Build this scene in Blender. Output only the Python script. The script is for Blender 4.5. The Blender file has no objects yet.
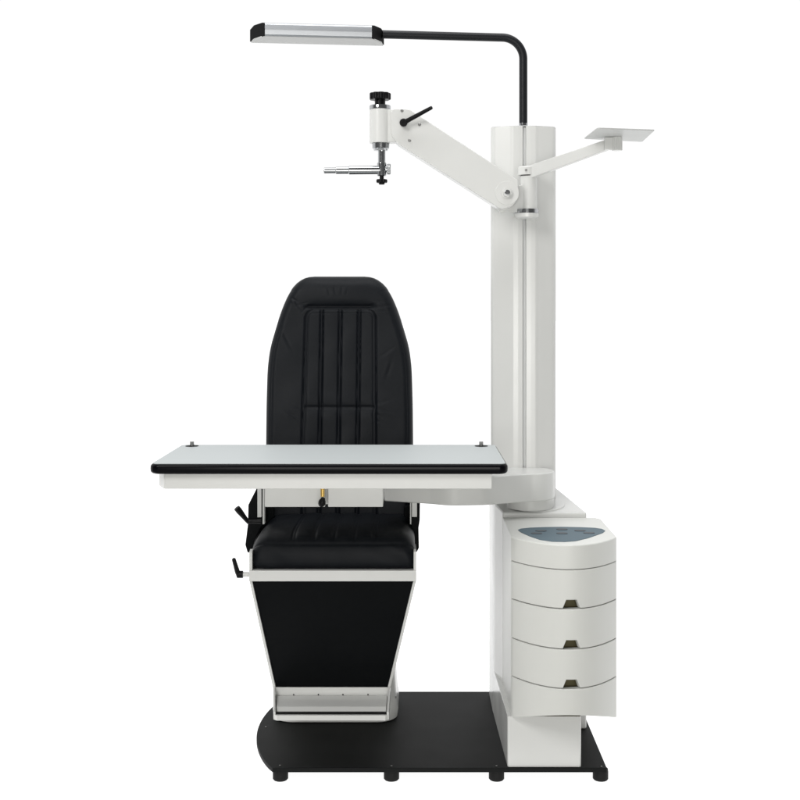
import bpy, bmesh, math, random
from mathutils import Vector, Matrix
R = math.radians
random.seed(4)
sc = bpy.context.scene
COL = sc.collection

# ------------------------------------------------------------------ camera
F, VX, VY, CD, CZ = 1240.0, 411.0, 305.0, 3.1, 1.1965     # focal length and vanishing point on an 800 px frame
cam = bpy.data.cameras.new("camera")
cam.sensor_width = 36.0
cam.lens = 36.0 * F / 800.0
cam.shift_x = (400 - VX) / 800.0
cam.shift_y = (VY - 400) / 800.0
cam.clip_start, cam.clip_end = 0.05, 500
co = bpy.data.objects.new("camera", cam)
co.location = (0, -CD, CZ)
co.rotation_euler = (R(90), 0, 0)
COL.objects.link(co)
sc.camera = co

# ------------------------------------------------------------------ studio world: white sweep ahead, dim room behind the camera
w = bpy.data.worlds.new("World")
sc.world = w
w.use_nodes = True
wn, wl = w.node_tree.nodes, w.node_tree.links
wn.clear()
tc = wn.new("ShaderNodeTexCoord")
sp = wn.new("ShaderNodeSeparateXYZ")
mr = wn.new("ShaderNodeMapRange")
mr.interpolation_type = 'SMOOTHSTEP'
mr.inputs[1].default_value, mr.inputs[2].default_value = -0.45, 0.15
mr.inputs[3].default_value, mr.inputs[4].default_value = 0.13, 1.02
bg = wn.new("ShaderNodeBackground")
bg.inputs[0].default_value = (1, 1, 1, 1)
wo = wn.new("ShaderNodeOutputWorld")
wl.new(tc.outputs['Generated'], sp.inputs[0])
wl.new(sp.outputs['Y'], mr.inputs[0])
wl.new(mr.outputs[0], bg.inputs[1])
wl.new(bg.outputs[0], wo.inputs[0])

def area(name, loc, target, sx, sy, power, col=(1, 1, 1)):
    l = bpy.data.lights.new(name, 'AREA')
    l.shape, l.size, l.size_y, l.energy, l.color = 'RECTANGLE', sx, sy, power, col
    o = bpy.data.objects.new(name, l)
    o.location = loc
    o.rotation_euler = (Vector(target) - Vector(loc)).to_track_quat('-Z', 'Y').to_euler()
    COL.objects.link(o)
area("softbox_key", (-1.8, -2.9, 3.1), (0, 0.2, 1.0), 1.3, 1.4, 78, (1.0, 0.985, 0.965))
area("softbox_fill", (0.1, -4.6, 0.9), (0.1, 0.2, 0.9), 2.4, 1.2, 70, (1.0, 0.985, 0.945))
area("softbox_top", (0.0, -0.2, 3.9), (0, 0.4, 0), 2.6, 1.6, 62)

vs = sc.view_settings
vs.view_transform, vs.look, vs.exposure, vs.gamma, vs.use_curve_mapping = 'Standard', 'None', 0.0, 1.0, False

# ------------------------------------------------------------------ materials
def mat(name, col, rough=0.5, metal=0.0, coat=0.0, bump=None, vary=0.0, spec=0.5, stretch=None, rvar=0.0, coat_rough=0.1):
    m = bpy.data.materials.new(name)
    m.use_nodes = True
    n, l = m.node_tree.nodes, m.node_tree.links
    b = n['Principled BSDF']
    b.inputs['Base Color'].default_value = (*col, 1)
    b.inputs['Roughness'].default_value = rough
    b.inputs['Metallic'].default_value = metal
    b.inputs['Coat Weight'].default_value = coat
    b.inputs['Coat Roughness'].default_value = coat_rough
    b.inputs['Specular IOR Level'].default_value = spec
    c = n.new('ShaderNodeTexCoord')
    mp = n.new('ShaderNodeMapping')
    l.new(c.outputs['Object'], mp.inputs[0])
    if stretch: mp.inputs['Scale'].default_value = stretch
    if vary or rvar:
        t = n.new('ShaderNodeTexNoise')
        t.inputs['Scale'].default_value = 9 if not stretch else 60
        t.inputs['Detail'].default_value = 6
        l.new(mp.outputs[0], t.inputs['Vector'])
        if vary:
            cr = n.new('ShaderNodeMix'); cr.data_type = 'RGBA'
            cr.inputs[6].default_value = (*[max(0, x * (1 - vary)) for x in col], 1)
            cr.inputs[7].default_value = (*[min(1, x * (1 + vary)) for x in col], 1)
            l.new(t.outputs[0], cr.inputs[0]); l.new(cr.outputs[2], b.inputs['Base Color'])
        if rvar:
            q = n.new('ShaderNodeMapRange')
            q.inputs[1].default_value, q.inputs[2].default_value = 0.3, 0.7
            q.inputs[3].default_value, q.inputs[4].default_value = max(0.02, rough - rvar), rough + rvar
            l.new(t.outputs[0], q.inputs[0]); l.new(q.outputs[0], b.inputs['Roughness'])
    if bump:
        kind, scale, strength, dist = bump
        if kind == 'voronoi':
            t = n.new('ShaderNodeTexVoronoi'); t.feature = 'DISTANCE_TO_EDGE'; t.inputs['Scale'].default_value = scale
            o = t.outputs['Distance']
        else:
            t = n.new('ShaderNodeTexNoise'); t.inputs['Scale'].default_value = scale; t.inputs['Detail'].default_value = 4
            o = t.outputs[0]
        l.new(mp.outputs[0], t.inputs['Vector'])
        bp = n.new('ShaderNodeBump'); bp.inputs['Strength'].default_value = strength; bp.inputs['Distance'].default_value = dist
        l.new(o, bp.inputs['Height']); l.new(bp.outputs[0], b.inputs['Normal'])
    return m

M = dict(
    paint=mat("white_paint", (0.625, 0.63, 0.615), 0.22, bump=('noise', 260, 0.05, 0.001), vary=0.012, rvar=0.04),
    plastic=mat("white_plastic", (0.63, 0.637, 0.61), 0.38, bump=('noise', 420, 0.05, 0.001), vary=0.012),
    tray=mat("grey_white_plastic", (0.50, 0.51, 0.50), 0.4, vary=0.03),
    grey=mat("light_grey_plastic", (0.60, 0.61, 0.61), 0.4, bump=('noise', 300, 0.05, 0.001)),
    olive=mat("olive_drawer_core", (0.13, 0.115, 0.06), 0.6, spec=0.2),
    plate=mat("black_textured_steel", (0.0045, 0.005, 0.005), 0.6, bump=('noise', 700, 0.4, 0.001), vary=0.08, spec=0.14, rvar=0.015),
    leather=mat("black_leather", (0.0040, 0.0052, 0.0072), 0.5, bump=('voronoi', 520, 0.3, 0.0008), rvar=0.06, spec=0.15),
    vinyl=mat("black_vinyl", (0.0016, 0.0022, 0.0028), 0.55, bump=('voronoi', 600, 0.3, 0.0008), spec=0.09, rvar=0.08),
    black=mat("black_plastic", (0.003, 0.003, 0.0035), 0.36, bump=('noise', 500, 0.08, 0.001), spec=0.16),
    gloss=mat("black_gloss_edge", (0.002, 0.002, 0.003), 0.2, spec=0.09),
    tube=mat("black_powder_coat", (0.006, 0.007, 0.009), 0.45, bump=('noise', 900, 0.12, 0.001), spec=0.25),
    rubber=mat("black_rubber", (0.006, 0.006, 0.006), 0.6, spec=0.2),
    chrome=mat("chrome", (0.44, 0.45, 0.46), 0.12, 1.0, rvar=0.03),
    steel=mat("brushed_steel", (0.30, 0.30, 0.295), 0.3, 1.0),
    alu=mat("brushed_aluminium", (0.42, 0.435, 0.455), 0.42, 1.0, stretch=(0.25, 10, 14), vary=0.09, bump=('noise', 60, 0.04, 0.0004)),
    matt=mat("matt_black_plastic", (0.003, 0.003, 0.0035), 0.6, spec=0.06, bump=('noise', 500, 0.1, 0.001)),
    lamp_cover=mat("frosted_lamp_cover", (0.47, 0.475, 0.47), 0.5, vary=0.02),
    laminate=mat("pale_laminate", (0.42, 0.448, 0.452), 0.5, spec=0.15, vary=0.01, bump=('noise', 350, 0.03, 0.001)),
    panel=mat("blue_grey_panel", (0.078, 0.122, 0.150), 0.5, spec=0.2),
    button=mat("grey_button", (0.070, 0.080, 0.090), 0.5, spec=0.2),
    brass=mat("brass", (0.62, 0.42, 0.13), 0.25, 1.0),
    low_bounce=mat("low_bounce_grey", (0.46, 0.46, 0.45), 0.7, vary=0.05),
    floor=mat("glowing_white_floor", (0.5, 0.5, 0.5), 0.9, spec=0.0),
)
_b = M['floor'].node_tree.nodes['Principled BSDF']           # added glow keeps the floor white and washes out its shadows
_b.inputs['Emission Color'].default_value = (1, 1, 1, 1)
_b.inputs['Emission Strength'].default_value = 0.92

# ------------------------------------------------------------------ helpers
def P(px, py, d): return Vector(((px - VX) * d / F, d - CD, CZ - (py - VY) * d / F))
def X(px, d): return (px - VX) * d / F
def Z(py, d): return CZ - (py - VY) * d / F

def merge(*bms):
    out = bmesh.new()
    for b in bms:
        me = bpy.data.meshes.new("tmp"); b.to_mesh(me); out.from_mesh(me); bpy.data.meshes.remove(me); b.free()
    return out
def bevel(bm, off, seg=3, ang=30):
    if off <= 0: return bm
    es = [e for e in bm.edges if len(e.link_faces) == 2 and e.calc_face_angle(0) > R(ang)]
    bmesh.ops.bevel(bm, geom=es, offset=off, segments=seg, profile=0.5, affect='EDGES', clamp_overlap=True)
    return bm
def loft(rings, caps=True):
    bm = bmesh.new()
    vv = [[bm.verts.new(p) for p in r] for r in rings]
    n = len(rings[0])
    for a, b in zip(vv, vv[1:]):
        for i in range(n):
            bm.faces.new((a[i], a[(i + 1) % n], b[(i + 1) % n], b[i]))
    if caps:
        bm.faces.new(list(reversed(vv[0]))); bm.faces.new(vv[-1])
    bmesh.ops.recalc_face_normals(bm, faces=bm.faces)
    return bm
def prism(pts, axis, a, b, bev=0, seg=3, ang=30):
    def mk(p, t): return {'x': (t, p[0], p[1]), 'y': (p[0], t, p[1]), 'z': (p[0], p[1], t)}[axis]
    return bevel(loft([[mk(p, a) for p in pts], [mk(p, b) for p in pts]]), bev, seg, ang)
def box(x0, x1, y0, y1, z0, z1, bev=0, seg=3):
    return prism([(x0, y0), (x1, y0), (x1, y1), (x0, y1)], 'z', z0, z1, bev, seg)
def fillet(pts, rad, seg=8):
    out, n = [], len(pts)
    for i in range(n):
        r = rad[i] if isinstance(rad, (list, tuple)) else rad
        p, a, b = Vector(pts[i]), Vector(pts[i - 1]), Vector(pts[(i + 1) % n])
        if r <= 0: out.append(tuple(p)); continue
        u, v = (a - p).normalized(), (b - p).normalized()
        ang = u.angle(v)
        t = min(r / math.tan(ang / 2), (a - p).length * 0.49, (b - p).length * 0.49)
        r2 = t * math.tan(ang / 2)
        c = p + (u + v).normalized() * (r2 / math.sin(ang / 2))
        s, e = p + u * t - c, p + v * t - c
        for k in range(seg + 1):
            f = k / seg
            q = (s * (1 - f) + e * f)
            q = q.normalized() * r2 if q.length > 1e-9 else q
            out.append(tuple(c + q))
    return out
def frame(dirv):
    d = Vector(dirv).normalized()
    u = d.orthogonal().normalized()
    if abs(d.z) > 0.9: u = Vector((1, 0, 0))
    v = d.cross(u).normalized(); u = v.cross(d).normalized()
    return d, u, v
def lathe(prof, org, dirv=(0, 0, 1), n=40):
    d, u, v = frame(dirv); org = Vector(org)
    rings = [[org + d * t + (u * math.cos(2 * math.pi * i / n) + v * math.sin(2 * math.pi * i / n)) * max(r, 1e-5) for i in range(n)] for r, t in prof]
    return loft(rings)
def cyl(org, dirv, r, L, bev=0.001, n=40):
    b = min(bev, r * 0.5, L * 0.45)
    return lathe([(r - b, 0), (r - b * 0.3, b * 0.3), (r, b), (r, L - b), (r - b * 0.3, L - b * 0.3), (r - b, L)], org, dirv, n)
def tube(path, rad, n=24):
    path = [Vector(p) for p in path]
    rings, u = [], None
    for i, p in enumerate(path):
        t = (path[min(i + 1, len(path) - 1)] - path[max(i - 1, 0)]).normalized()
        if u is None: u = t.orthogonal().normalized()
        u = (u - t * u.dot(t)).normalized()
        v = t.cross(u)
        r = rad[i] if isinstance(rad, (list, tuple)) else rad
        rings.append([p + (u * math.cos(2 * math.pi * k / n) + v * math.sin(2 * math.pi * k / n)) * r for k in range(n)])
    return loft(rings)
def star_knob(org, dirv, r, depth, L, lobes=8, bev=0.001):
    d, u, v = frame(dirv); org = Vector(org); n = lobes * 10
    def ring(t, s): return [org + d * t + (u * math.cos(2 * math.pi * i / n) + v * math.sin(2 * math.pi * i / n)) * (r - depth * (0.5 - 0.5 * math.cos(lobes * 2 * math.pi * i / n)) ** 2) * s for i in range(n)]
    k = 1 - bev / r
    return loft([ring(0, k), ring(bev, 1), ring(L - bev, 1), ring(L, k)])

WLOC = {}
def thing(name, label, cat, loc, group=None):
    o = bpy.data.objects.new(name, None)
    o.empty_display_size = 0.1
    COL.objects.link(o); o.location = loc; WLOC[o] = Vector(loc)
    o['label'], o['category'] = label, cat
    if group: o['group'] = group
    return o
def obj(name, bm, m, parent=None, label=None, wn_mod=True, sharp=38):
    bmesh.ops.recalc_face_normals(bm, faces=bm.faces)
    cs = [v.co for v in bm.verts]
    c = Vector([(min(p[k] for p in cs) + max(p[k] for p in cs)) / 2 for k in range(3)])
    for v in bm.verts: v.co -= c
    for f in bm.faces: f.smooth = True
    me = bpy.data.meshes.new(name); bm.to_mesh(me); bm.free()
    me.materials.append(M[m])
    me.set_sharp_from_angle(angle=R(sharp))
    o = bpy.data.objects.new(name, me); COL.objects.link(o)
    if wn_mod:
        md = o.modifiers.new("weighted", 'WEIGHTED_NORMAL'); md.keep_sharp = True; md.weight = 80
    WLOC[o] = c
    if parent is not None:
        o.parent = parent; o.location = c - WLOC[parent]
    else: o.location = c
    if label: o['label'] = label
    return o
def copy_part(o, shift, parent):
    c = o.copy(); COL.objects.link(c); c.parent = parent
    WLOC[c] = WLOC[o] + Vector(shift); c.location = WLOC[c] - WLOC[parent]
    return c
def screw_bm(p, dirv, r, h=0.002):
    b = lathe([(r, 0), (r, h * 0.5), (r * 0.75, h), (r * 0.45, h), (r * 0.4, h * 0.3), (0, h * 0.3)], p, dirv, 20)
    return b

# ------------------------------------------------------------------ floor
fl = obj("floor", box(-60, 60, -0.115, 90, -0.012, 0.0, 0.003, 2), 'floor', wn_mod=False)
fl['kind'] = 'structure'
sf = obj("low_bounce_floor", box(-60, 60, -30, 90, -0.3, -0.016), 'low_bounce', wn_mod=False)  # grey floor added out of view to cut light bouncing onto the fronts
sf['kind'] = 'structure'

# ------------------------------------------------------------------ base platform
PT = 0.039
plat = thing("base_platform", "flat black steel platform with one rounded end on short round feet, carrying chair and stand", "platform", (0.03, 0.31, 0))
D = 0.614
pts = [(0.490, 0.0), (0.490, D)]
xl, sag = -0.346, 0.073
n = 28
for i in range(n + 1):
    t = i / n
    pts.append((xl - sag * (1 - (2 * t - 1) ** 2) ** 0.9, D * (1 - t)))
obj("plate", prism(pts, 'z', PT - 0.0115, PT, 0.0015, 2), 'plate', plat)
foot = None
for (px, yy) in ((280.5, 0.028), (391.5, 0.028), (496.5, 0.028), (600.5, 0.028)):
    x = X(px, CD + yy)
    if foot is None:
        foot = obj("foot", lathe([(0.017, 0), (0.0195, 0.003), (0.0195, 0.021), (0.0185, 0.0275)], (x, yy, 0), n=36), 'rubber', plat); x0 = x
    else: copy_part(foot, (x - x0, yy - 0.028, 0), plat)
for (x, yy) in ((-0.30, 0.57), (0.05, 0.57), (0.44, 0.57)):
    copy_part(foot, (x - x0, yy - 0.028, 0), plat)
for (px, py) in ((280, 765.5), (391.5, 766), (496.5, 766), (601.5, 766.5), (266, 727)):
    d = (CZ - PT) * F / (py - VY)
    obj("screw", screw_bm((X(px, d), d - CD, PT), (0, 0, 1), 0.0025, 0.0014), 'steel', plat)

# ------------------------------------------------------------------ instrument stand: pedestal, column, drawers
stand = thing("instrument_stand", "tall white column with rounded drawer cabinet at its foot, right of the black chair", "medical stand", (0.36, 0.3, PT))
# pedestal with a top that rises to the back
PX0, PX1, KX0_ = 0.232, 0.480, 0.2505
def ztop(y): return 0.630 + 0.095 * (y - 0.285)
pp = [(KX0_ + 0.0005, 0.285), (PX0 + 0.004, 0.37), (PX0, 0.42), (PX0, 0.585), (0.405, 0.600), (0.428, 0.575), (PX1, 0.285)]
ped = bevel(loft([[(x, y, PT) for x, y in pp], [(x, y, ztop(y)) for x, y in pp]]), 0.005, 4)
obj("pedestal", ped, 'paint', stand)
fb = prism(fillet([(0.2420, 0.006), (0.4265, 0.006), (0.4265, 0.2845), (0.30, 0.2845), (0.30, 0.455), (0.2325, 0.455)], [0.006, 0.006, 0, 0, 0, 0], 5), 'z', PT, 0.166, 0.001, 2)
obj("foot_box", fb, 'paint', stand)
# column extrusion
CX, CHW = 0.3195, 0.0925
half = [(0.0046, 0.415), (0.0046, 0.3925), (0.018, 0.3915), (0.032, 0.3920), (0.040, 0.396), (0.086, 0.413), (0.0925, 0.426), (0.083, 0.56), (0.07, 0.585)]
hr = [0, 0.0015, 0.02, 0.012, 0.012, 0.02, 0.012, 0.02, 0.01]
prof = [(CX - x, y) for x, y in reversed(half)] + [(CX + x, y) for x, y in half]
rr = list(reversed(hr)) + hr
CT = Z(126, 3.49)
column = obj("column", prism(fillet(prof, rr, 6), 'z', 0.63, CT, 0.0, 2), 'paint', stand)
capp = [(CX + (x - CX) * 0.985, 0.49 + (y - 0.49) * 0.985) for x, y in fillet([(CX - x, y) for x, y in reversed(half[2:])] + [(CX + x, y) for x, y in half[2:]], list(reversed(hr[2:])) + hr[2:], 6)]
obj("end_cap", prism(capp, 'z', CT, CT + 0.002, 0.0008, 2), 'grey', column)
for px in (513, 536.5):
    obj("screw", cyl((X(px, 3.53), 0.43, CT + 0.002), (0, 0, 1), 0.005, 0.002, 0.0008, 20), 'steel', column)
obj("slot_cover", box(CX - 0.0042, CX + 0.0042, 0.4015, 0.414, 0.64, CT - 0.002), 'grey', column)

# drawer cabinet (curved front)
KX0, KX1 = 0.2505, 0.5150
KC, KH = (KX0 + KX1) / 2, (KX1 - KX0) / 2
BUL = 0.104
def fy(u, inset=0.0): return -BUL * (1 - abs(u) ** 2.1) + inset
def front_curve(inset=0.0, nseg=40, yback=0.02):
    h = KH - inset
    out = [(KC - h, yback)]
    cr = 0.010
    us = [-1 + 2 * i / nseg for i in range(nseg + 1)]
    pl = [(KC + h * u, fy(u, inset)) for u in us]
    return out + pl + [(KC + h, yback)]
zs = [0.6165, 0.5570, 0.4620, 0.3645, 0.2690, 0.164]
GAP = 0.0011
# top cover, one cap running back to the pedestal
outline = [(KX0, 0.283)] + [(KX0, 0.006)] + front_curve(0.0)[1:-1][1:-1] + [(KX1, 0.006), (KX1, 0.262), (KX1 - 0.012, 0.283)]
outline = fillet(outline, [0.0] + [0.012] + [0.0] * 39 + [0.012] + [0.004, 0.004], 5)
ctop = prism(outline, 'z', zs[1] + GAP, zs[0], 0)
es = [e for e in ctop.edges if all(v.co.z > zs[0] - 1e-4 for v in e.verts) and e.calc_face_angle(0) > 0.5]
bmesh.ops.bevel(ctop, geom=es, offset=0.0035, segments=4, profile=0.5, affect='EDGES', clamp_overlap=True)
obj("cabinet_top", ctop, 'plastic', stand)
obj("cabinet_side", prism(fillet([(KX0, 0.2835), (KX0, 0.0085), (KX0 + 0.012, 0.0085), (KX0 + 0.012, 0.2835)], [0, 0.001, 0, 0], 3), 'z', 0.164, zs[1] + GAP), 'plastic', stand)
obj("cabinet_side", prism(fillet([(KX1 - 0.012, 0.2835), (KX1 - 0.012, 0.0085), (KX1, 0.0085), (KX1, 0.2835)], [0, 0, 0.001, 0], 3), 'z', 0.164, zs[1] + GAP), 'plastic', stand)
car = [(KX0 + 0.0125, 0.2835)] + [(KC + (KH - 0.0125) * (-1 + 2 * i / 30), fy(-1 + 2 * i / 30, 0.036)) for i in range(31)] + [(KX1 - 0.0125, 0.2835)]
obj("carcass", prism(car, 'z', 0.215, zs[1] - 0.002, 0.0), 'olive', stand)
# drawers: a curved shell with a trapezoid finger notch in its lower edge
NX = X(571.5, 3.0)
def drawer(z0, z1, notch=True, arch=0.0):
    nx, th = 96, 0.019
    def bottom(x, u):
        zb = z0 + arch * (1 - u * u) if arch else z0
        if notch:
            a = abs(x - NX)
            wb, wt, hn = 0.0215, 0.0130, 0.0205
            if a < wb:
                zb = max(zb, z0 + hn * min(1, (wb - a) / (wb - wt)))
        return zb
    us = sorted(set([-1 + 2 * i / nx for i in range(nx + 1)] + [(NX + s * q - KC) / KH for s in (-1, 1) for q in (0.0215, 0.0130)]))
    cols = []
    cols.append((KX0, 0.0075, -1))
    for u in us[1:-1]: cols.append((KC + KH * u, fy(u), u))
    cols.append((KX1, 0.0075, 1))
    # round the two front corners
    bm = bmesh.new()
    k = len(cols)
    o_t, o_b, i_t, i_b, o_m, o_n = [], [], [], [], [], []
    pos = [Vector((c[0], c[1])) for c in cols]
    for i in range(k):
        a, b = pos[max(i - 1, 0)], pos[min(i + 1, k - 1)]
        t = (b - a).normalized(); nrm = Vector((-t.y, t.x))
        if nrm.dot(Vector((KC, 0.1)) - pos[i]) < 0: nrm = -nrm
        x, y = pos[i]; u = cols[i][2]
        q = pos[i] + nrm * 0.0014; ii = pos[i] + nrm * th
        zb = bottom(x, u)
        o_t.append(bm.verts.new((q.x, q.y, z1))); o_m.append(bm.verts.new((x, y, z1 - 0.0016)))
        o_n.append(bm.verts.new((x, y, zb + 0.0016))); o_b.append(bm.verts.new((q.x, q.y, zb)))
        i_t.append(bm.verts.new((ii.x, ii.y, z1))); i_b.append(bm.verts.new((ii.x, ii.y, zb)))
    for i in range(k - 1):
        for A, B in ((o_t, o_m), (o_m, o_n), (o_n, o_b), (o_b, i_b), (i_b, i_t), (i_t, o_t)):
            bm.faces.new((A[i], A[i + 1], B[i + 1], B[i]))
    for i in (0, k - 1): bm.faces.new((o_t[i], o_m[i], o_n[i], o_b[i], i_b[i], i_t[i]))
    return bm
for k in range(1, 5):
    z1, z0 = zs[k] - GAP, zs[k + 1] + GAP
    obj("drawer", drawer(z0, z1, k < 4, 0.040 if k == 4 else 0.0), 'plastic', stand, sharp=32, wn_mod=False)
# control panel set in the cabinet top
def G(px, py, z):
    d = (CZ - z) * F / (py - VY); return (X(px, d), d - CD)
zt = zs[0]
lens = [(517.8, 530.2), (521, 528.9), (530, 528.0), (545, 527.4), (562, 527.2), (580, 527.5), (595, 528.2), (602, 529.2), (605.3, 531.0), (603, 533.0), (597, 535.2), (588, 538.3), (576, 541.2), (565, 542.0), (552, 541.8), (540, 540.0), (530, 536.6), (521, 532.6)]
lp = fillet([G(a, b, zt) for a, b in lens], 0.008, 4)
cp = obj("control_panel", prism(lp, 'z', zt - 0.002, zt + 0.0012, 0.0004, 2), 'panel', stand)
for (a, b) in ((541, 531.4), (562, 529.9), (580, 531.2), (536.5, 533.9), (562, 533.9), (589, 533.5)):
    x, y = G(a, b, zt)
    obj("button", prism(fillet([(x - 0.0145, y - 0.009), (x + 0.0145, y - 0.009), (x + 0.0145, y + 0.009), (x - 0.0145, y + 0.009)], 0.0088, 6), 'z', zt + 0.0005, zt + 0.0024, 0.0006, 2), 'button', cp)
# swivel seat ring on the pedestal
pvx, pvy = 0.3365, 0.340
# ------------------------------------------------------------------ swivel table
TZ = 0.822
tab = thing("swivel_table", "rectangular pale grey table with shiny black edge, swung in front of the chair", "table", (pvx, pvy, 0.635))
tx0, tx1, ty0, ty1 = X(148.6, 2.92), X(508.6, 2.92), 2.92 - CD, 3.325 - CD
def rrect(a, b, c, d, r, seg=8): return fillet([(a, c), (b, c), (b, d), (a, d)], r, seg)
top = obj("tabletop", prism(rrect(tx0 + 0.006, tx1 - 0.006, ty0 + 0.006, ty1 - 0.006, 0.016), 'z', TZ - 0.022, TZ + 0.0006, 0.0006, 2), 'laminate', tab)
rings = []
eb = 0.0095
for k in range(13):
    a = -math.pi / 2 + math.pi * k / 12
    ins = eb * (1 - math.cos(a)); zz = TZ - 0.0125 + (0.0125 - eb) * (1 if a > 0 else -1 if a < 0 else 0) + eb * math.sin(a)
    rings.append([(x, y, zz) for x, y in rrect(tx0 + ins, tx1 - ins, ty0 + ins, ty1 - ins, 0.022 - ins * 0.6)])
inn = rrect(tx0 + 0.0125, tx1 - 0.0125, ty0 + 0.0125, ty1 - 0.0125, 0.010)
rings.insert(0, [(x, y, TZ - 0.025) for x, y in inn])
rings[-1] = [(x, y, TZ - 0.0003) for x, y in rrect(tx0 + 0.0062, tx1 - 0.0062, ty0 + 0.0062, ty1 - 0.0062, 0.016)]
obj("edge_band", loft(rings, caps=True), 'gloss', top, sharp=60)
for px in (192, 481.2):
    x, y = X(px, 3.285), 3.285 - CD
    obj("washer", cyl((x, y, TZ + 0.0006), (0, 0, 1), 0.0175, 0.0012, 0.0005, 32), 'rubber', top)
    obj("stud", merge(cyl((x, y, TZ + 0.0018), (0, 0, 1), 0.0062, 0.0030, 0.0006, 28), star_knob((x, y, TZ + 0.0046), (0, 0, 1), 0.0055, 0.0006, 0.0085, 14, 0.0007)), 'steel', top)
fx0, fx1 = X(155.2, 2.945), X(492, 2.94)
fy0, fy1 = 2.94 - CD, 3.30 - CD
uf = [(fx0, fy0 + 0.05), (fx0 + 0.022, fy0), (fx1, fy0), (fx1, fy1), (fx0, fy1)]
obj("under_frame", prism(fillet(uf, [0.006, 0.006, 0.002, 0.002, 0.002], 4), 'z', TZ - 0.025 - 0.0365, TZ - 0.0255, 0.0015, 3), 'paint', tab)
# support arm
az0, az1 = 0.6625, 0.7590
arm_pts = [(X(384, 3.38), 0.272), (X(384, 3.38), 0.12), (-0.03, 0.10), (0.16, 0.12), (0.24, 0.215)]
ang = [R(a) for a in range(-112, 108, 10)]
rd = 0.0735
disc = [(pvx - 0.012 + rd * math.cos(a), pvy + rd * math.sin(a)) for a in ang]
arm_out = [(X(384.5, 3.385), 0.275), (X(430, 3.33), 0.225), (0.10, 0.195), (0.20, 0.205), (0.26, 0.235)] + disc[2:] + [(0.22, 0.375), (-0.07, 0.375)]
za = [None]
sup = obj("support_arm", prism(fillet(arm_out, [0.004, 0.05, 0.08, 0.08, 0.04] + [0] * (len(disc) - 2) + [0.03, 0.004], 6), 'z', az0, 0.738, 0.004, 3), 'paint', tab)
obj("arm_rail", box(X(384.5, 3.385) + 0.003, 0.18, 0.10, 0.373, 0.738, TZ - 0.0618, 0.002), 'paint', sup)
obj("pivot_post", lathe([(0.0665, 0.6345), (0.0665, 0.664)], (0.3315, 0.352, 0), n=64), 'paint', tab)
obj("pivot_ring", lathe([(0.084, -0.006), (0.084, 0.0015), (0.0825, 0.003), (0.03, 0.003)], (0.347, 0.375, 0.6383), (0, -0.095, 1), n=64), 'paint', tab)
bx0, bx1 = X(264.8, 3.1), X(383, 3.1)
bz = Z(507, 3.1)
obj("slide_housing", merge(box(bx0, X(325, 3.1), 0.0, 0.22, bz, 0.7600, 0.002), box(X(328, 3.1), bx1, 0.0, 0.22, bz, 0.7600, 0.002), box(X(325, 3.1) - 0.004, X(328, 3.1) + 0.004, 0.02, 0.21, bz + 0.004, 0.7595)), 'paint', tab)
kb = obj("lock_bolt", merge(cyl((X(322.6, 3.07), -0.03, 0.722), (0, 0, 1), 0.0052, 0.0385, 0.0006, 24), cyl((X(322.6, 3.07), -0.03, 0.741), (0, 0, 1), 0.0066, 0.009, 0.0008, 6)), 'brass', tab)
kp = P(321, 502.6, 3.07)
obj("knob", lathe([(0.0, -0.011), (0.005, -0.0095), (0.0085, -0.005), (0.0092, 0.0), (0.0085, 0.005), (0.0055, 0.010), (0.0052, 0.013), (0.0, 0.013)], (X(322, 3.07), -0.032, kp.z), (0.25, -0.1, 1), 28), 'black', kb)

# ------------------------------------------------------------------ instrument arm
ia = thing("jointed_instrument_support", "white angled instrument arm with black lever and chrome spindle, reaching left from the column", "medical arm", (CX, 0.345, Z(200, 3.43)))
cxa, cya = X(528.8, 3.43), 0.338
z_t, z_b = Z(176, 3.43), Z(209.2, 3.43)
col_ = obj("collar", merge(lathe([(0.0228, z_b), (0.0236, z_b + 0.001), (0.0236, z_t - 0.001), (0.0228, z_t)], (cxa, cya, 0), n=48), box(cxa - 0.016, cxa + 0.016, cya + 0.012, 0.3885, z_b + 0.006, z_t - 0.004, 0.002)), 'paint', ia)
obj("chrome_ring", lathe([(0.026, Z(213.2, 3.43)), (0.0325, Z(213.2, 3.43)), (0.0325, z_b), (0.02, z_b)], (cxa - 0.005, cya, 0), n=56), 'chrome', col_)
obj("bottom_cap", lathe([(0.0, Z(218.6, 3.43)), (0.026, Z(218.6, 3.43)), (0.0325, Z(217.2, 3.43)), (0.0335, Z(213.4, 3.43)), (0.026, Z(213.2, 3.43))], (cxa - 0.005, cya, 0), n=56), 'paint', col_)
DA = 3.372        # front plate of the arm
A2 = lambda px, py: (X(px, DA), Z(py, DA))
plate_px = [(391, 110.5), (395, 108.6), (409, 109.2), (414, 112.2), (518.2, 180.2), (518.6, 197), (513, 205.5), (502.5, 209.2), (498, 207.5), (397.5, 143.5), (391.5, 136)]
pl = fillet([A2(*p) for p in plate_px], [0.02, 0.01, 0.012, 0.02, 0.006, 0.02, 0.02, 0.02, 0.02, 0.03, 0.03], 6)
armo = obj("arm", prism(pl, 'y', DA - CD, DA - CD + 0.058, 0.0022, 3), 'paint', ia)
hub = P(507, 193, DA)
obj("joint_disc", cyl((hub.x, hub.y + 0.001, hub.z), (0, -1, 0), 0.0325, 0.0022, 0.001, 56), 'paint', armo)
obj("joint_block", prism(fillet([A2(492, 187), (cxa - 0.010, Z(182.5, DA)), (cxa - 0.010, Z(211, DA)), A2(501, 211)], 0.004, 4), 'y', 0.3215, 0.352, 0.002, 3), 'paint', armo)
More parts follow.
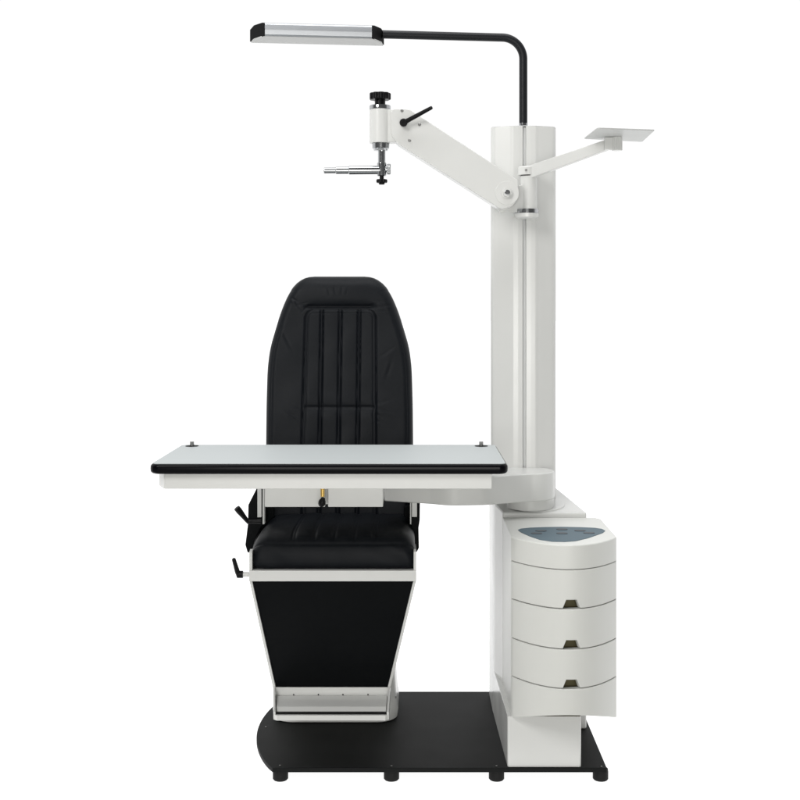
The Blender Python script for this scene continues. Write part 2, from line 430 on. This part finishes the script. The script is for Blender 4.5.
bo = obj("bolt", merge(cyl((hub.x, hub.y - 0.002, hub.z), (0, -1, 0), 0.0158, 0.002, 0.0006, 40), cyl((hub.x, hub.y - 0.004, hub.z), (0, -1, 0), 0.0122, 0.009, 0.001, 6)), 'paint', armo)
obj("bolt_centre", cyl((hub.x, hub.y - 0.0125, hub.z), (0, -1, 0), 0.0075, 0.0040, 0.001, 24), 'chrome', bo)
for (px, py) in ((419.5, 124.5), (409.5, 140.5), (402, 110.6)):
    p = P(px, py, DA); obj("screw", screw_bm(p, (0, -1, 0), 0.0042, 0.0018), 'steel', armo)
# clamp lever
lv0 = P(403.6, 123.6, DA); lv1 = P(432.2, 107.3, DA - 0.045)
lh = lv0 + Vector((0, -0.016, 0))
lever = obj("clamp_lever", tube([lh, lh.lerp(lv1, 0.15), lh.lerp(lv1, 0.5), lh.lerp(lv1, 0.93), lh.lerp(lv1, 0.985), lv1], [0.0056, 0.0062, 0.0057, 0.0050, 0.0046, 0.0034], 24), 'black', ia)
obj("hub", lathe([(0.0085, 0), (0.0085, 0.010), (0.0108, 0.012), (0.0108, 0.022), (0.008, 0.0255), (0.0045, 0.0255), (0.004, 0.0235), (0, 0.0235)], lv0, (0, -1, 0), 32), 'black', lever)
# head sleeve with knob, spindle and cross rod
DH = 3.392
hx, hy = X(380, DH), 0.300
def zz(py): return Z(py, DH)
sl = obj("head_sleeve", merge(lathe([(0.0278, zz(143)), (0.0288, zz(142.6)), (0.0288, zz(109.6)), (0.0278, zz(109.2))], (hx, hy, 0), n=56), box(hx + 0.018, X(404, DH), 0.281, 0.321, zz(142.6), zz(110), 0.002)), 'paint', ia)
obj("chrome_ring", lathe([(0.024, zz(109.2)), (0.0292, zz(109.2)), (0.0295, zz(106.2)), (0.0285, zz(105.2)), (0.006, zz(105.2))], (hx, hy, 0), n=56), 'chrome', sl)
kn = obj("knob", merge(cyl((hx, hy, zz(105.3)), (0, 0, 1), 0.0145, 0.019, 0.001, 32), star_knob((hx, hy, zz(99.4)), (0, 0, 1), 0.0295, 0.0035, zz(92.6) - zz(99.4), 9, 0.002)), 'black', sl)
obj("collar_nut", lathe([(0.010, zz(150.8)), (0.0185, zz(150.6)), (0.0205, zz(148.8)), (0.0232, zz(148.2)), (0.0238, zz(143.2)), (0.01, zz(143))], (hx + 0.002, hy, 0), n=48), 'chrome', sl)
hx2 = hx + 0.0045
spn = obj("spindle", cyl((hx2, hy, zz(164)), (0, 0, 1), 0.0102, zz(150) - zz(164), 0.0006, 40), 'chrome', ia)
blk = obj("rod_clamp", merge(lathe([(0.0105, zz(176)), (0.0125, zz(175.4)), (0.0128, zz(163.2)), (0.0118, zz(162.4)), (0.0095, zz(162.4))], (hx2, hy, 0), n=48), cyl((hx2 + 0.010, hy, zz(168.8)), (1, 0, 0), 0.0095, 0.006, 0.0008, 32), star_knob((hx2 + 0.0145, hy, zz(168.8)), (1, 0, 0), 0.0148, 0.0015, 0.010, 18, 0.0015)), 'chrome', ia)
rodd = Vector((-1, -0.02, -0.012))
a0 = Vector((hx2 + 0.004, hy, zz(169.6)))
sc_ = DH / F
obj("cross_rod", lathe([(0.0, 0), (0.0118, 0.001), (0.0118, 34 * sc_), (0.0109, 34.4 * sc_), (0.0098, 34.6 * sc_), (0.0098, 47 * sc_), (0.0088, 47.5 * sc_), (0.0080, 47.6 * sc_), (0.0080, 58.6 * sc_), (0.0072, 59.4 * sc_), (0.0, 59.4 * sc_)], a0, rodd, 44), 'chrome', ia)
bk = obj("lock_knob", merge(cyl((hx2, hy, zz(179.5)), (0, 0, 1), 0.0058, zz(175.8) - zz(179.5), 0.0004, 20), star_knob((hx2, hy, zz(182.6)), (0, 0, 1), 0.0155, 0.0022, zz(179) - zz(182.6), 7, 0.002), cyl((hx2, hy, zz(184.3)), (0, 0, 1), 0.008, zz(182.4) - zz(184.3), 0.0015, 24)), 'black', ia)

# ------------------------------------------------------------------ small swing tray
st = thing("swing_tray", "small white square tray on a slim upward bar, reaching right from the column top", "tray", (cxa, cya, z_t))
hz0, hz1 = Z(175.2, 3.43), Z(166.2, 3.43)
hb = obj("hub", lathe([(0.022, hz0), (0.0255, hz0 + 0.001), (0.0255, hz1 - 0.003), (0.0235, hz1 - 0.0008), (0.0, hz1)], (cxa - 0.004, cya, 0), n=48), 'paint', st)
obj("gap_washer", cyl((cxa, cya, z_t), (0, 0, 1), 0.021, hz0 - z_t, 0.0001, 40), 'rubber', hb)
obj("screw", screw_bm(P(526, 170, 3.43 - 0.0265 + 0.008), (0, -1, 0), 0.0034, 0.002), 'steel', hb)
tcx, tcy = X(617.5, 3.30), 3.30 - CD
def bar_end(px, t, b, d): return [(px, t, d), (px, b, d)]
s0t, s0b = P(531, 165.6, 3.425), P(531, 178.5, 3.425)
s1t, s1b = P(606, 140.2, 3.315), P(608, 150.0, 3.315)
th = Vector((0.004, 0.0075, 0))
barb = loft([[s0t - th, s0t + th, s0b + th, s0b - th], [s1t - th, s1t + th, s1b + th, s1b - th]])
obj("bar", bevel(barb, 0.0015, 3), 'paint', st)
bz1, bz0 = Z(137.0, 3.30), Z(150.6, 3.30)
obj("socket", merge(star_knob((tcx - 0.001, tcy, bz0), (0, 0, 1), 0.0140, 0.0014, bz1 - bz0, 12, 0.0012), box(X(606, 3.315) - 0.006, tcx, tcy - 0.006, tcy + 0.010, bz0 + 0.002, bz1 - 0.001, 0.001)), 'paint', st)
# tray plate: quadrilateral recovered on its own level
zt_ = bz1
def GU(px, py, z):
    d = (CZ - z) * F / (py - VY); return (X(px, d), d - CD)
q = [GU(584.3, 139.0, zt_ + 0.0), GU(597.2, 128.8, zt_), GU(654.5, 130.8, zt_), GU(642.3, 142.0, zt_)]
tr = obj("tray_plate", merge(prism(fillet(q, 0.006, 5), 'z', zt_, zt_ + 0.0035, 0.001, 2)), 'tray', st)
cq = Vector((sum(p[0] for p in q) / 4, sum(p[1] for p in q) / 4))
lip = [fillet([tuple(cq + (Vector(p) - cq) * s) for p in q], 0.006, 5) for s in (1.0, 0.975)]

# ------------------------------------------------------------------ reading lamp
lampz = Z(126, 3.53)
la = thing("reading_lamp", "slim silver lamp head with black ends on a bent black tube rising from the column", "lamp", (X(523.3, 3.53), 0.43, CT))
L0 = Vector((X(523.3, 3.53), 0.43, 0))
ztop = Z(38.0, 3.53)
pe = Vector((X(382.5, 3.492), 3.492 - CD, ztop + 0.002))
hdir = (Vector((pe.x, pe.y, 0)) - L0).normalized()
rb = 0.060
path = [L0 + Vector((0, 0, CT + 0.012)), L0 + Vector((0, 0, CT + 0.1)), L0 + Vector((0, 0, ztop - rb))]
for k in range(1, 17):
    a = math.pi / 2 * k / 16
    path.append(L0 + hdir * (rb - rb * math.cos(a)) + Vector((0, 0, ztop - rb + rb * math.sin(a))))
path += [path[-1].lerp(pe, 0.5), pe]
pole = obj("pole", tube(path, 0.0117, 32), 'tube', la)
obj("ferrule", lathe([(0.0122, CT + 0.002), (0.0128, CT + 0.003), (0.0128, CT + 0.013), (0.0105, CT + 0.0135)], (L0.x, L0.y, 0), n=40), 'chrome', pole)
# lamp head: local frame a (along, to the left), b (toward the viewer)
RB = Vector((X(384, 3.512), 3.512 - CD, 0)); LB = Vector((X(250, 3.470), 3.470 - CD, 0))
av = (LB - RB); LL = av.length; av.normalize(); bv = Vector((av.y, -av.x, 0))
if bv.y > 0: bv = -bv
zl0, zl1 = 1.931, 1.9685
W = 0.092
# section (b, z): flat bottom, rounded front
sec = [(0, zl0 + 0.002), (W - 0.002, zl0), (W + 0.002, zl0 + 0.004), (W + 0.0035, zl0 + 0.018), (W + 0.001, zl1 - 0.005), (W - 0.006, zl1), (W * 0.5, zl1 + 0.001), (0, zl1 - 0.003)]
sec = fillet(sec, [0.002, 0.0015, 0.003, 0.02, 0.006, 0.006, 0.05, 0.004], 4)
def ins(b):                       # how far each end draws in toward the front
    t = max(0, min(1, b / W)); return 0.040 * t ** 1.7
capw = 0.0008
def lring(kind):
    out = []
    for b, z in sec:
        i = ins(b)
        a = {0: 0.0, 1: i, 2: 0.042, 3: LL - 0.042, 4: LL - i, 5: LL}[kind]
        out.append(RB + av * a + bv * b + Vector((0, 0, z)))
    return out
body = obj("lamp_body", loft([lring(2), lring(3)]), 'alu', la)
def sc_ring(r, f):
    c = sum(r, Vector()) / len(r)
    return [c + (p - c) * f for p in r]
obj("end_cap", loft([sc_ring(lring(1), 0.985), lring(1), [p + av * 0 for p in lring(2)]]), 'matt', body)
obj("end_cap", loft([lring(3), lring(4), sc_ring(lring(4), 0.985)]), 'matt', body)
def bp(a, b): v = RB + av * a + bv * b; return (v.x, v.y)
und = [bp(0.003, 0.003), bp(0.006 + 0.004, 0.04), bp(0.040, W - 0.003), bp(LL - 0.040, W - 0.003), bp(LL - 0.010, 0.04), bp(LL - 0.003, 0.003)]
obj("lamp_cover", prism(fillet(und, [0.002, 0.03, 0.006, 0.006, 0.03, 0.002], 5), 'z', zl0 - 0.0015, zl0 + 0.0025, 0.0006, 2), 'lamp_cover', body)

# ------------------------------------------------------------------ examination chair
CHX = -0.2065
ch = thing("examination_chair", "black leather examination chair with white frame and footrest, behind the table", "chair", (CHX, 0.46, PT))

def smooth(a, b, x):
    t = max(0, min(1, (x - a) / (b - a))); return t * t * (3 - 2 * t)
def g(x, s): return math.exp(-(x / s) ** 2)
# backrest ---------------------------------------------------------
HW = [(276.3, 25), (276.8, 30.5), (278, 35), (280, 39), (283, 43), (287, 46.8), (292, 50.2), (297.5, 53), (305, 56.4), (316, 60.5), (325, 63.3), (335, 66.3), (347, 69.8), (360, 71.8), (372, 72.9), (405, 73.9), (445, 74.3), (520, 74.6)]
def hw(py):
    if py <= HW[0][0]: return HW[0][1]
    for (a, x), (b, y) in zip(HW, HW[1:]):
        if py <= b: return x + (y - x) * (py - a) / (b - a)
    return HW[-1][1]
def hws(py):
    if py < 290: return hw(py)
    return (hw(py - 6) + hw(py - 3) + hw(py) + hw(py + 3) + hw(py + 6)) / 5
def bd(py): return 3.725 - 0.150 * (py - 276) / 240.0
nu, nv = 330, 330
bm = bmesh.new()
grid = []
PY0, PY1 = 276.3, 519.0
wr = [(-44, 301, 14, 0.9, 2.2), (-37, 304, 10, -0.3, 2.0), (33, 305, 12, -0.35, 2.0), (40, 301, 10, 0.2, 2.5), (44, 402, 12, -0.25, 2.5), (46, 411, 12, 0.3, 2.5), (40, 416, 8, 0.6, 2.5), (48, 352, 12, -0.6, 3.0), (-48, 414, 11, 0.5, 2.5), (-46, 299, 16, 0.45, 1.8), (-34, 309, 8, -0.7, 1.6), (47, 306, 14, -0.15, 1.8), (44, 311, 10, 0.2, 1.6), (38, 420, 9, 0.9, 2.2), (-40, 408, 9, 0.3, 2.2), (-4, 290, 9, 1.45, 2.2), (3, 289, 10, 1.65, 2.0), (-10, 292, 7, 1.3, 2.2), (8, 292, 7, 1.8, 2.2), (-52, 340, 15, 1.1, 3), (50, 370, 14, 1.9, 3)]
for j in range(nv + 1):
    v = j / nv
    v = v * v * 0.25 + v * 0.75 if v < 1 else 1
    py = PY0 + (PY1 - PY0) * v
    h = hws(py); d0 = bd(py); s = d0 / F
    row = []
    for i in range(nu + 1):
        t = -1 + 2 * i / nu
        u = 0.45 * t + 0.55 * math.sin(t * math.pi / 2)
        sx = u * h                                  # in design units (1 unit = s metres)
        eu = (1 - abs(u)) * h + 1e-4; et = py - PY0 + 1e-4
        e = (eu ** -2.2 + et ** -2.2) ** (-1 / 2.2)
        r = 10.0
        dep = 0.0
        if e < r: dep += (r - math.sqrt(max(0, r * r - (r - e) ** 2))) * 1.15
        # side bolsters and head roll
        dep += 2.2 * g(sx, 60) * smooth(300, 330, py)
        dep += 0.55 * g(e - 6.3, 0.8) * smooth(318, 345, py)
        dep -= 2.4 * g(py - 291, 12) * g(sx, 44)
        # inset centre panel
        fl_ = (py - 308) / 210.0
        pl_, pr_ = -33.5 - 4.0 * min(1, fl_ * 1.6), 36.8 + 0.8 * fl_
        cr = 9.0
        topy = 310.0
        cx_ = max(pl_ + cr - sx, sx - (pr_ - cr), 0); cy_ = max(topy + cr - py, 0)
        if py > topy + cr or (sx > pl_ + cr and sx < pr_ - cr):
            sd = max(pl_ - sx, sx - pr_, topy - py)
        else: sd = math.hypot(cx_, cy_) - cr
        dep += 0.8 * smooth(2.5, -2.5, sd)
        dep += 1.1 * g(sd, 0.8) + 0.55 * g(sd + 3.0, 0.65)
        if sd < 0:
            for k, (a, b) in enumerate(((-17.2, -20.4), (1.4, -1.6), (20.2, 17.8))):
                c = a + (b - a) * fl_
                dep += 1.05 * g(sx - c + 1.55, 0.62) + 1.05 * g(sx - c - 1.55, 0.62) - 0.45 * g(sx - c, 0.8)
            dep -= 0.7 * abs(math.sin(math.pi * (sx - pl_) / ((pr_ - pl_) / 4))) ** 0.6
            dep += (0.9 * g(py - 407.5, 1.3) + 0.8 * g(py - 407.5, 3.5)) * smooth(0, -3, sd)
            dep -= 0.7 * (g(py - 399, 7) + g(py - 417, 7)) * smooth(0, -6, sd)
        dep += 2.2 * g(py - 306.8, 1.9) * smooth(38, 30, abs(sx - 1.5)) + 1.9 * g(py - 305.5, 4.5) * smooth(42, 26, abs(sx - 1.5))
        for (wx, wy, wlen, wa, ws) in wr:
            dx, dy = sx - wx, py - wy
            al, ac = dx * math.cos(wa) + dy * math.sin(wa), -dx * math.sin(wa) + dy * math.cos(wa)
            dep += (0.13 if wy < 294 else 0.36) * smooth(2.0, 9.0, e) * g(al, wlen * 0.6) * (g(ac, ws * 0.55) - 0.7 * g(ac - ws * 1.1, ws * 0.7))
        dep += 0.35 * math.sin(sx * 0.13 + py * 0.05) * math.sin(py * 0.071 + 1.3)
        p = P(339 + sx, py, d0); p.y += dep * s
        row.append(bm.verts.new(p))
    grid.append(row)
for a, b in zip(grid, grid[1:]):
    for i in range(nu): bm.faces.new((a[i], a[i + 1], b[i + 1], b[i]))
rim = [grid[j][0] for j in range(nv, 0, -1)] + grid[0] + [grid[j][nu] for j in range(1, nv + 1)]
prev = rim
for k, (dy, sc1) in enumerate(((0.012, 1.0), (0.018, 0.996), (0.022, 0.999), (0.055, 1.0), (0.075, 0.985), (0.085, 0.95))):
    cur = []
    for v0 in rim:
        c = v0.co
        cx0 = X(339, bd(400)); cz0 = 0.9
        cur.append(bm.verts.new((cx0 + (c.x - cx0) * sc1, c.y + dy, cz0 + (c.z - cz0) * (sc1 if c.z > cz0 else 1))))
    for i in range(len(rim) - 1): bm.faces.new((prev[i], prev[i + 1], cur[i + 1], cur[i]))
    prev = cur
bm.faces.new(prev)
obj("backrest", bm, 'leather', ch, sharp=70, wn_mod=False)
# seat -------------------------------------------------------------
sxc, sxh = -0.2012, 0.2115
pathp = [(0.50, 0.592), (0.44, 0.596), (0.36, 0.599), (0.28, 0.6015), (0.21, 0.6025), (0.165, 0.601), (0.138, 0.596), (0.119, 0.587), (0.107, 0.574), (0.101, 0.556), (0.100, 0.535), (0.103, 0.522), (0.110, 0.5145)]
def cat(pp, m):
    out = []
    for i in range(len(pp) - 1):
        p0, p1, p2, p3 = (Vector(pp[max(0, min(len(pp) - 1, k))]) for k in (i - 1, i, i + 1, i + 2))
        for k in range(m):
            t = k / m
            out.append(0.5 * ((2 * p1) + (p2 - p0) * t + (2 * p0 - 5 * p1 + 4 * p2 - p3) * t * t + (3 * p1 - p0 - 3 * p2 + p3) * t ** 3))
    out.append(Vector(pp[-1])); return out
sp_ = cat(pathp, 14)
bm = bmesh.new(); grid = []
nu = 220
cum = 0
for j, p in enumerate(sp_):
    a, b = sp_[max(0, j - 1)], sp_[min(len(sp_) - 1, j + 1)]
    t = (b - a).normalized(); nrm = Vector((t.y, -t.x)) if False else Vector((-t.y, t.x))
    if nrm.dot(Vector((0.3, 0.45)) - p) < 0: nrm = -nrm       # inward
    row = []
    # corner of the cushion in plan: front draws in at the sides
    for i in range(nu + 1):
        tt = -1 + 2 * i / nu
        u = 0.45 * tt + 0.55 * math.sin(tt * math.pi / 2)
        e = (1 - abs(u)) * sxh
        r = 0.020 + 0.024 * smooth(0.53, 0.60, p.y)
        ins_ = r - math.sqrt(max(0, r * r - (r - e) ** 2)) if e < r else 0
        x = sxc + u * sxh
        rel = (x - sxc)
        seam = 0.0
        top_w = smooth(0.108, 0.135, p.x)
        for c in (-0.104, -0.052, 0.0, 0.052, 0.104):
            seam += (0.0026 * (g(rel - c - 0.0035, 0.0022) + g(rel - c + 0.0035, 0.0022))) * top_w
        seam -= 0.003 * abs(math.sin(math.pi * rel / 0.052)) ** 0.7 * top_w * (1 if abs(rel) < 0.104 else 0)
        seam += 0.0022 * g(p.y - 0.578, 0.004) * (1 if p.x < 0.14 else 0)        # welt round the front
        seam += 0.0012 * math.sin(rel * 61 + p.y * 90) * math.sin(p.x * 47 + rel * 23) * g(abs(rel) - 0.17, 0.06)
        q = p + nrm * (ins_ + seam)
        row.append(bm.verts.new((x, q.x, q.y)))
    grid.append(row)
for a, b in zip(grid, grid[1:]):
    for i in range(nu): bm.faces.new((a[i], a[i + 1], b[i + 1], b[i]))
m_ = len(sp_)
for i in (0, nu):
    f = [grid[j][i] for j in range(m_)] + [bm.verts.new((grid[0][i].co.x, 0.50, 0.5145))]
    bm.faces.new(f)
obj("seat", bm, 'leather', ch, sharp=70, wn_mod=False)
obj("seat_base", box(-0.4105, 0.0085, 0.1135, 0.50, 0.5112, 0.535, 0.002), 'vinyl', ch)
# seat frame: front bar, side plates
bar_t, bar_b = Z(570.6, 3.19), Z(581.4, 3.19)
fr = obj("seat_frame", merge(box(X(249, 3.19), X(416.2, 3.19), 0.090, 0.125, bar_b, bar_t, 0.0015), box(X(259, 3.19), X(406, 3.19), 0.127, 0.50, bar_b + 0.005, 0.511, 0.001)), 'paint', ch)
for s, pxo in ((0, 249.0), (1, 411.9)):
    x0 = X(pxo, 3.19); x1 = x0 + 0.0075
    if s: x0, x1 = X(413.6, 3.19), X(416.2, 3.19)
    side = prism([(0.095, bar_t - 0.001), (0.52, bar_t - 0.001), (0.52, 0.53), (0.15, 0.545), (0.115, Z(550, 3.2)), (0.095, Z(552, 3.19))], 'x', x0, x1, 0.001, 2)
    obj("side_plate", side, 'paint', ch)
# leg panel in a white frame, leaning back to the footrest
def lp3(px, py, d): return P(px, py, d)
dt, db = 3.195, 3.300
def slab(cs, thick):
    n_ = (cs[1] - cs[0]).cross(cs[2] - cs[0]).normalized()
    if n_.y < 0: n_ = -n_
    return loft([[c for c in cs], [c + n_ * thick for c in cs]])
obj("leg_panel", bevel(slab([lp3(251.5, 580.5, dt + 0.006), lp3(403.5 + 10.5, 580.5, dt + 0.006), lp3(388.2, 688, db + 0.006), lp3(274.5, 688, db + 0.006)], 0.02), 0.001, 2), 'vinyl', ch)
obj("frame_rail", bevel(slab([lp3(249.3, 580.5, dt), lp3(251.9, 580.5, dt), lp3(275.9, 689, db), lp3(273.2, 689, db)], 0.045), 0.001, 2), 'paint', ch)
obj("frame_rail", bevel(slab([lp3(413.5, 580.5, dt), lp3(416.2, 580.5, dt), lp3(390.2, 689, db), lp3(387.4, 689, db)], 0.045), 0.001, 2), 'paint', ch)
# footrest tray
fz = Z(697.5, 3.30)
fd0 = 0.075
def LX(y): return X(273.4, 3.175) + (X(273.2, db) - X(273.4, 3.175)) * (y - fd0) / 0.125
def RX(y): return X(388.9, 3.175) + (X(390.2, db) - X(388.9, 3.175)) * (y - fd0) / 0.125
sprof = [(0.245, fz - 0.018), (0.245, Z(686, db)), (0.198, Z(686, db)), (fd0 + 0.002, fz + 0.002), (fd0 + 0.002, fz - 0.018)]
def tside(fn, t): return bevel(loft([[(fn(y), y, z) for y, z in sprof], [(fn(y) + t, y, z) for y, z in sprof]]), 0.001, 2)
def tcross(prof_, inset_, bev=0.0006):
    return bevel(loft([[(LX(y) + inset_, y, z) for y, z in prof_], [(RX(y) - inset_, y, z) for y, z in prof_]]), bev, 2)
def sq(y0, y1, z0, z1): return [(y0, z0), (y1, z0), (y1, z1), (y0, z1)]
ft = obj("footrest", merge(tside(LX, 0.0055), tside(RX, -0.0055),
    tcross(sq(0.198, 0.204, fz - 0.016, Z(687.3, db)), 0.0056), tcross(sq(fd0 + 0.004, 0.1975, fz - 0.0175, fz - 0.008), 0.0056),
    prism(fillet([(LX(fd0) + 0.0005, fd0 + 0.004), (LX(fd0) + 0.009, fd0 - 0.004), (RX(fd0) - 0.009, fd0 - 0.004), (RX(fd0) - 0.0005, fd0 + 0.004)], 0.001, 2), 'z', fz - 0.0183, fz - 0.005, 0.001, 2)), 'paint', ch)
tp = fillet([(0.098, fz - 0.008), (0.196, fz - 0.008), (0.196, fz + 0.006), (0.188, fz + 0.009), (0.116, fz + 0.003), (0.098, fz - 0.005)], [0, 0, 0.003, 0.02, 0.012, 0.006], 5)
obj("step_plate", tcross(tp, 0.008), 'paint', ft)
obj("rubber_strip", tcross(fillet(sq(fd0 + 0.004, 0.0965, fz - 0.0079, fz - 0.003), [0, 0, 0.002, 0.002], 3), 0.007), 'rubber', ft)
for px in (293.7, 318.5, 343, 368):
    obj("screw", screw_bm((X(px, 3.3), 0.1975, fz + 0.0088), (0, -1, 0), 0.0019, 0.0014), 'rubber', ft)
# pedestal of the chair
def rr_ring(hx_, y0, y1, r, z, cx): return [(x, y, z) for x, y in rrect(cx - hx_, cx + hx_, y0, y1, r, 8)]
cb = -0.2120
base = loft([rr_ring(0.1700, 0.336, 0.604, 0.055, PT + 0.0005, cb), rr_ring(0.1740, 0.332, 0.606, 0.058, PT + 0.004, cb), rr_ring(0.1765, 0.331, 0.606, 0.058, PT + 0.026, cb),
    rr_ring(0.1735, 0.338, 0.602, 0.05, PT + 0.036, cb), rr_ring(0.1690, 0.348, 0.596, 0.05, PT + 0.10, cb), rr_ring(0.1630, 0.356, 0.59, 0.05, PT + 0.20, cb), rr_ring(0.12, 0.37, 0.575, 0.05, PT + 0.25, cb), rr_ring(0.10, 0.39, 0.56, 0.05, PT + 0.26, cb)])
obj("chair_base", base, 'paint', ch, sharp=50)
obj("lift_post", merge(cyl((cb, 0.47, PT + 0.25), (0, 0, 1), 0.075, 0.20, 0.003, 48), box(cb - 0.13, cb + 0.13, 0.34, 0.58, 0.455, bar_b + 0.006, 0.003)), 'paint', ch)
obj("screw", screw_bm(P(395.2, 697.2, 3.475), (0.8, -0.6, 0), 0.0038, 0.002), 'steel', ch)
# armrests: white bracket, black side pad
def poly(pxs, d): return [(X(a, d), Z(b, d)) for a, b in pxs]
dL = 3.42
ap = poly([(257.5, 486), (255.5, 490.5), (248.2, 505), (247.8, 524), (245.2, 545), (247.5, 553), (251.5, 552.5), (254.5, 541), (263, 524), (263.8, 486)], dL)
armL = obj("armrest", prism(fillet(ap, [0.003, 0.004, 0.006, 0.01, 0.006, 0.004, 0.004, 0.01, 0.006, 0.003], 4), 'y', dL - CD, dL - CD + 0.21, 0.004, 3), 'vinyl', ch)
obj("arm_bracket", merge(box(X(257.6, 3.405), X(261.6, 3.405), 0.300, 0.318, Z(517, 3.405), Z(478, 3.405), 0.001), box(X(262.8, 3.41), X(264.6, 3.41), 0.305, 0.33, Z(524, 3.41), Z(478, 3.41), 0.0008)), 'paint', armL)
ar = poly([(413, 486), (418.6, 486), (420, 503), (419.8, 520), (418.6, 528), (419, 548), (416.5, 553), (413, 551), (411, 530), (409, 500)], dL)
armR = obj("armrest", prism(fillet(ar, 0.004, 4), 'y', dL - CD, dL - CD + 0.21, 0.004, 3), 'vinyl', ch)
obj("arm_bracket", merge(box(X(411.8, 3.405), X(417.0, 3.405), 0.297, 0.318, Z(516.5, 3.405), Z(478, 3.405), 0.001), box(X(410.0, 3.41), X(411.3, 3.41), 0.305, 0.33, Z(524, 3.41), Z(478, 3.41), 0.0008)), 'paint', armR)
for a, b in ((257, 274), (404, 414.5)):
    obj("side_cover", box(X(a, 3.52), X(b, 3.52), 0.425, 0.44, 0.515, 0.625, 0.003), 'vinyl', ch)
# recline lever
l0, l1, l2 = P(261, 521.5, 3.39), P(248, 521.8, 3.385), P(236.4, 507.5, 3.37)
lp_ = [l0, l0.lerp(l1, 0.6), l1, l1.lerp(l2, 0.12), l1.lerp(l2, 0.35), l1.lerp(l2, 0.75), l1.lerp(l2, 0.97), l2]
obj("recline_lever", tube(lp_, [0.006, 0.006, 0.0062, 0.0060, 0.0068, 0.0088, 0.0085, 0.004], 24), 'black', ch)
# clamp lever on the side of the seat frame
c0, c1, c2 = P(250.5, 574.2, 3.22), P(243.2, 574.4, 3.22), P(238.2, 574.6, 3.22)
c3 = P(233.6, 558.6, 3.20)
cl = obj("clamp_lever", merge(lathe([(0.0075, 0), (0.0095, 0.001), (0.0095, 0.013), (0.0088, 0.016), (0.005, 0.0175), (0, 0.0175)], (c1.x, c1.y, c1.z), (-1, 0, 0), 28),
    tube([c2 + Vector((0.003, 0, -0.004)), c2.lerp(c3, 0.2), c2.lerp(c3, 0.6), c2.lerp(c3, 0.96), c3], [0.0072, 0.0066, 0.0058, 0.0052, 0.0035], 24)), 'black', ch)
obj("spacer", cyl(c1 + Vector((-0.001, 0, 0)), (1, 0, 0), 0.0062, c0.x - c1.x + 0.001, 0.0006, 24), 'paint', cl)
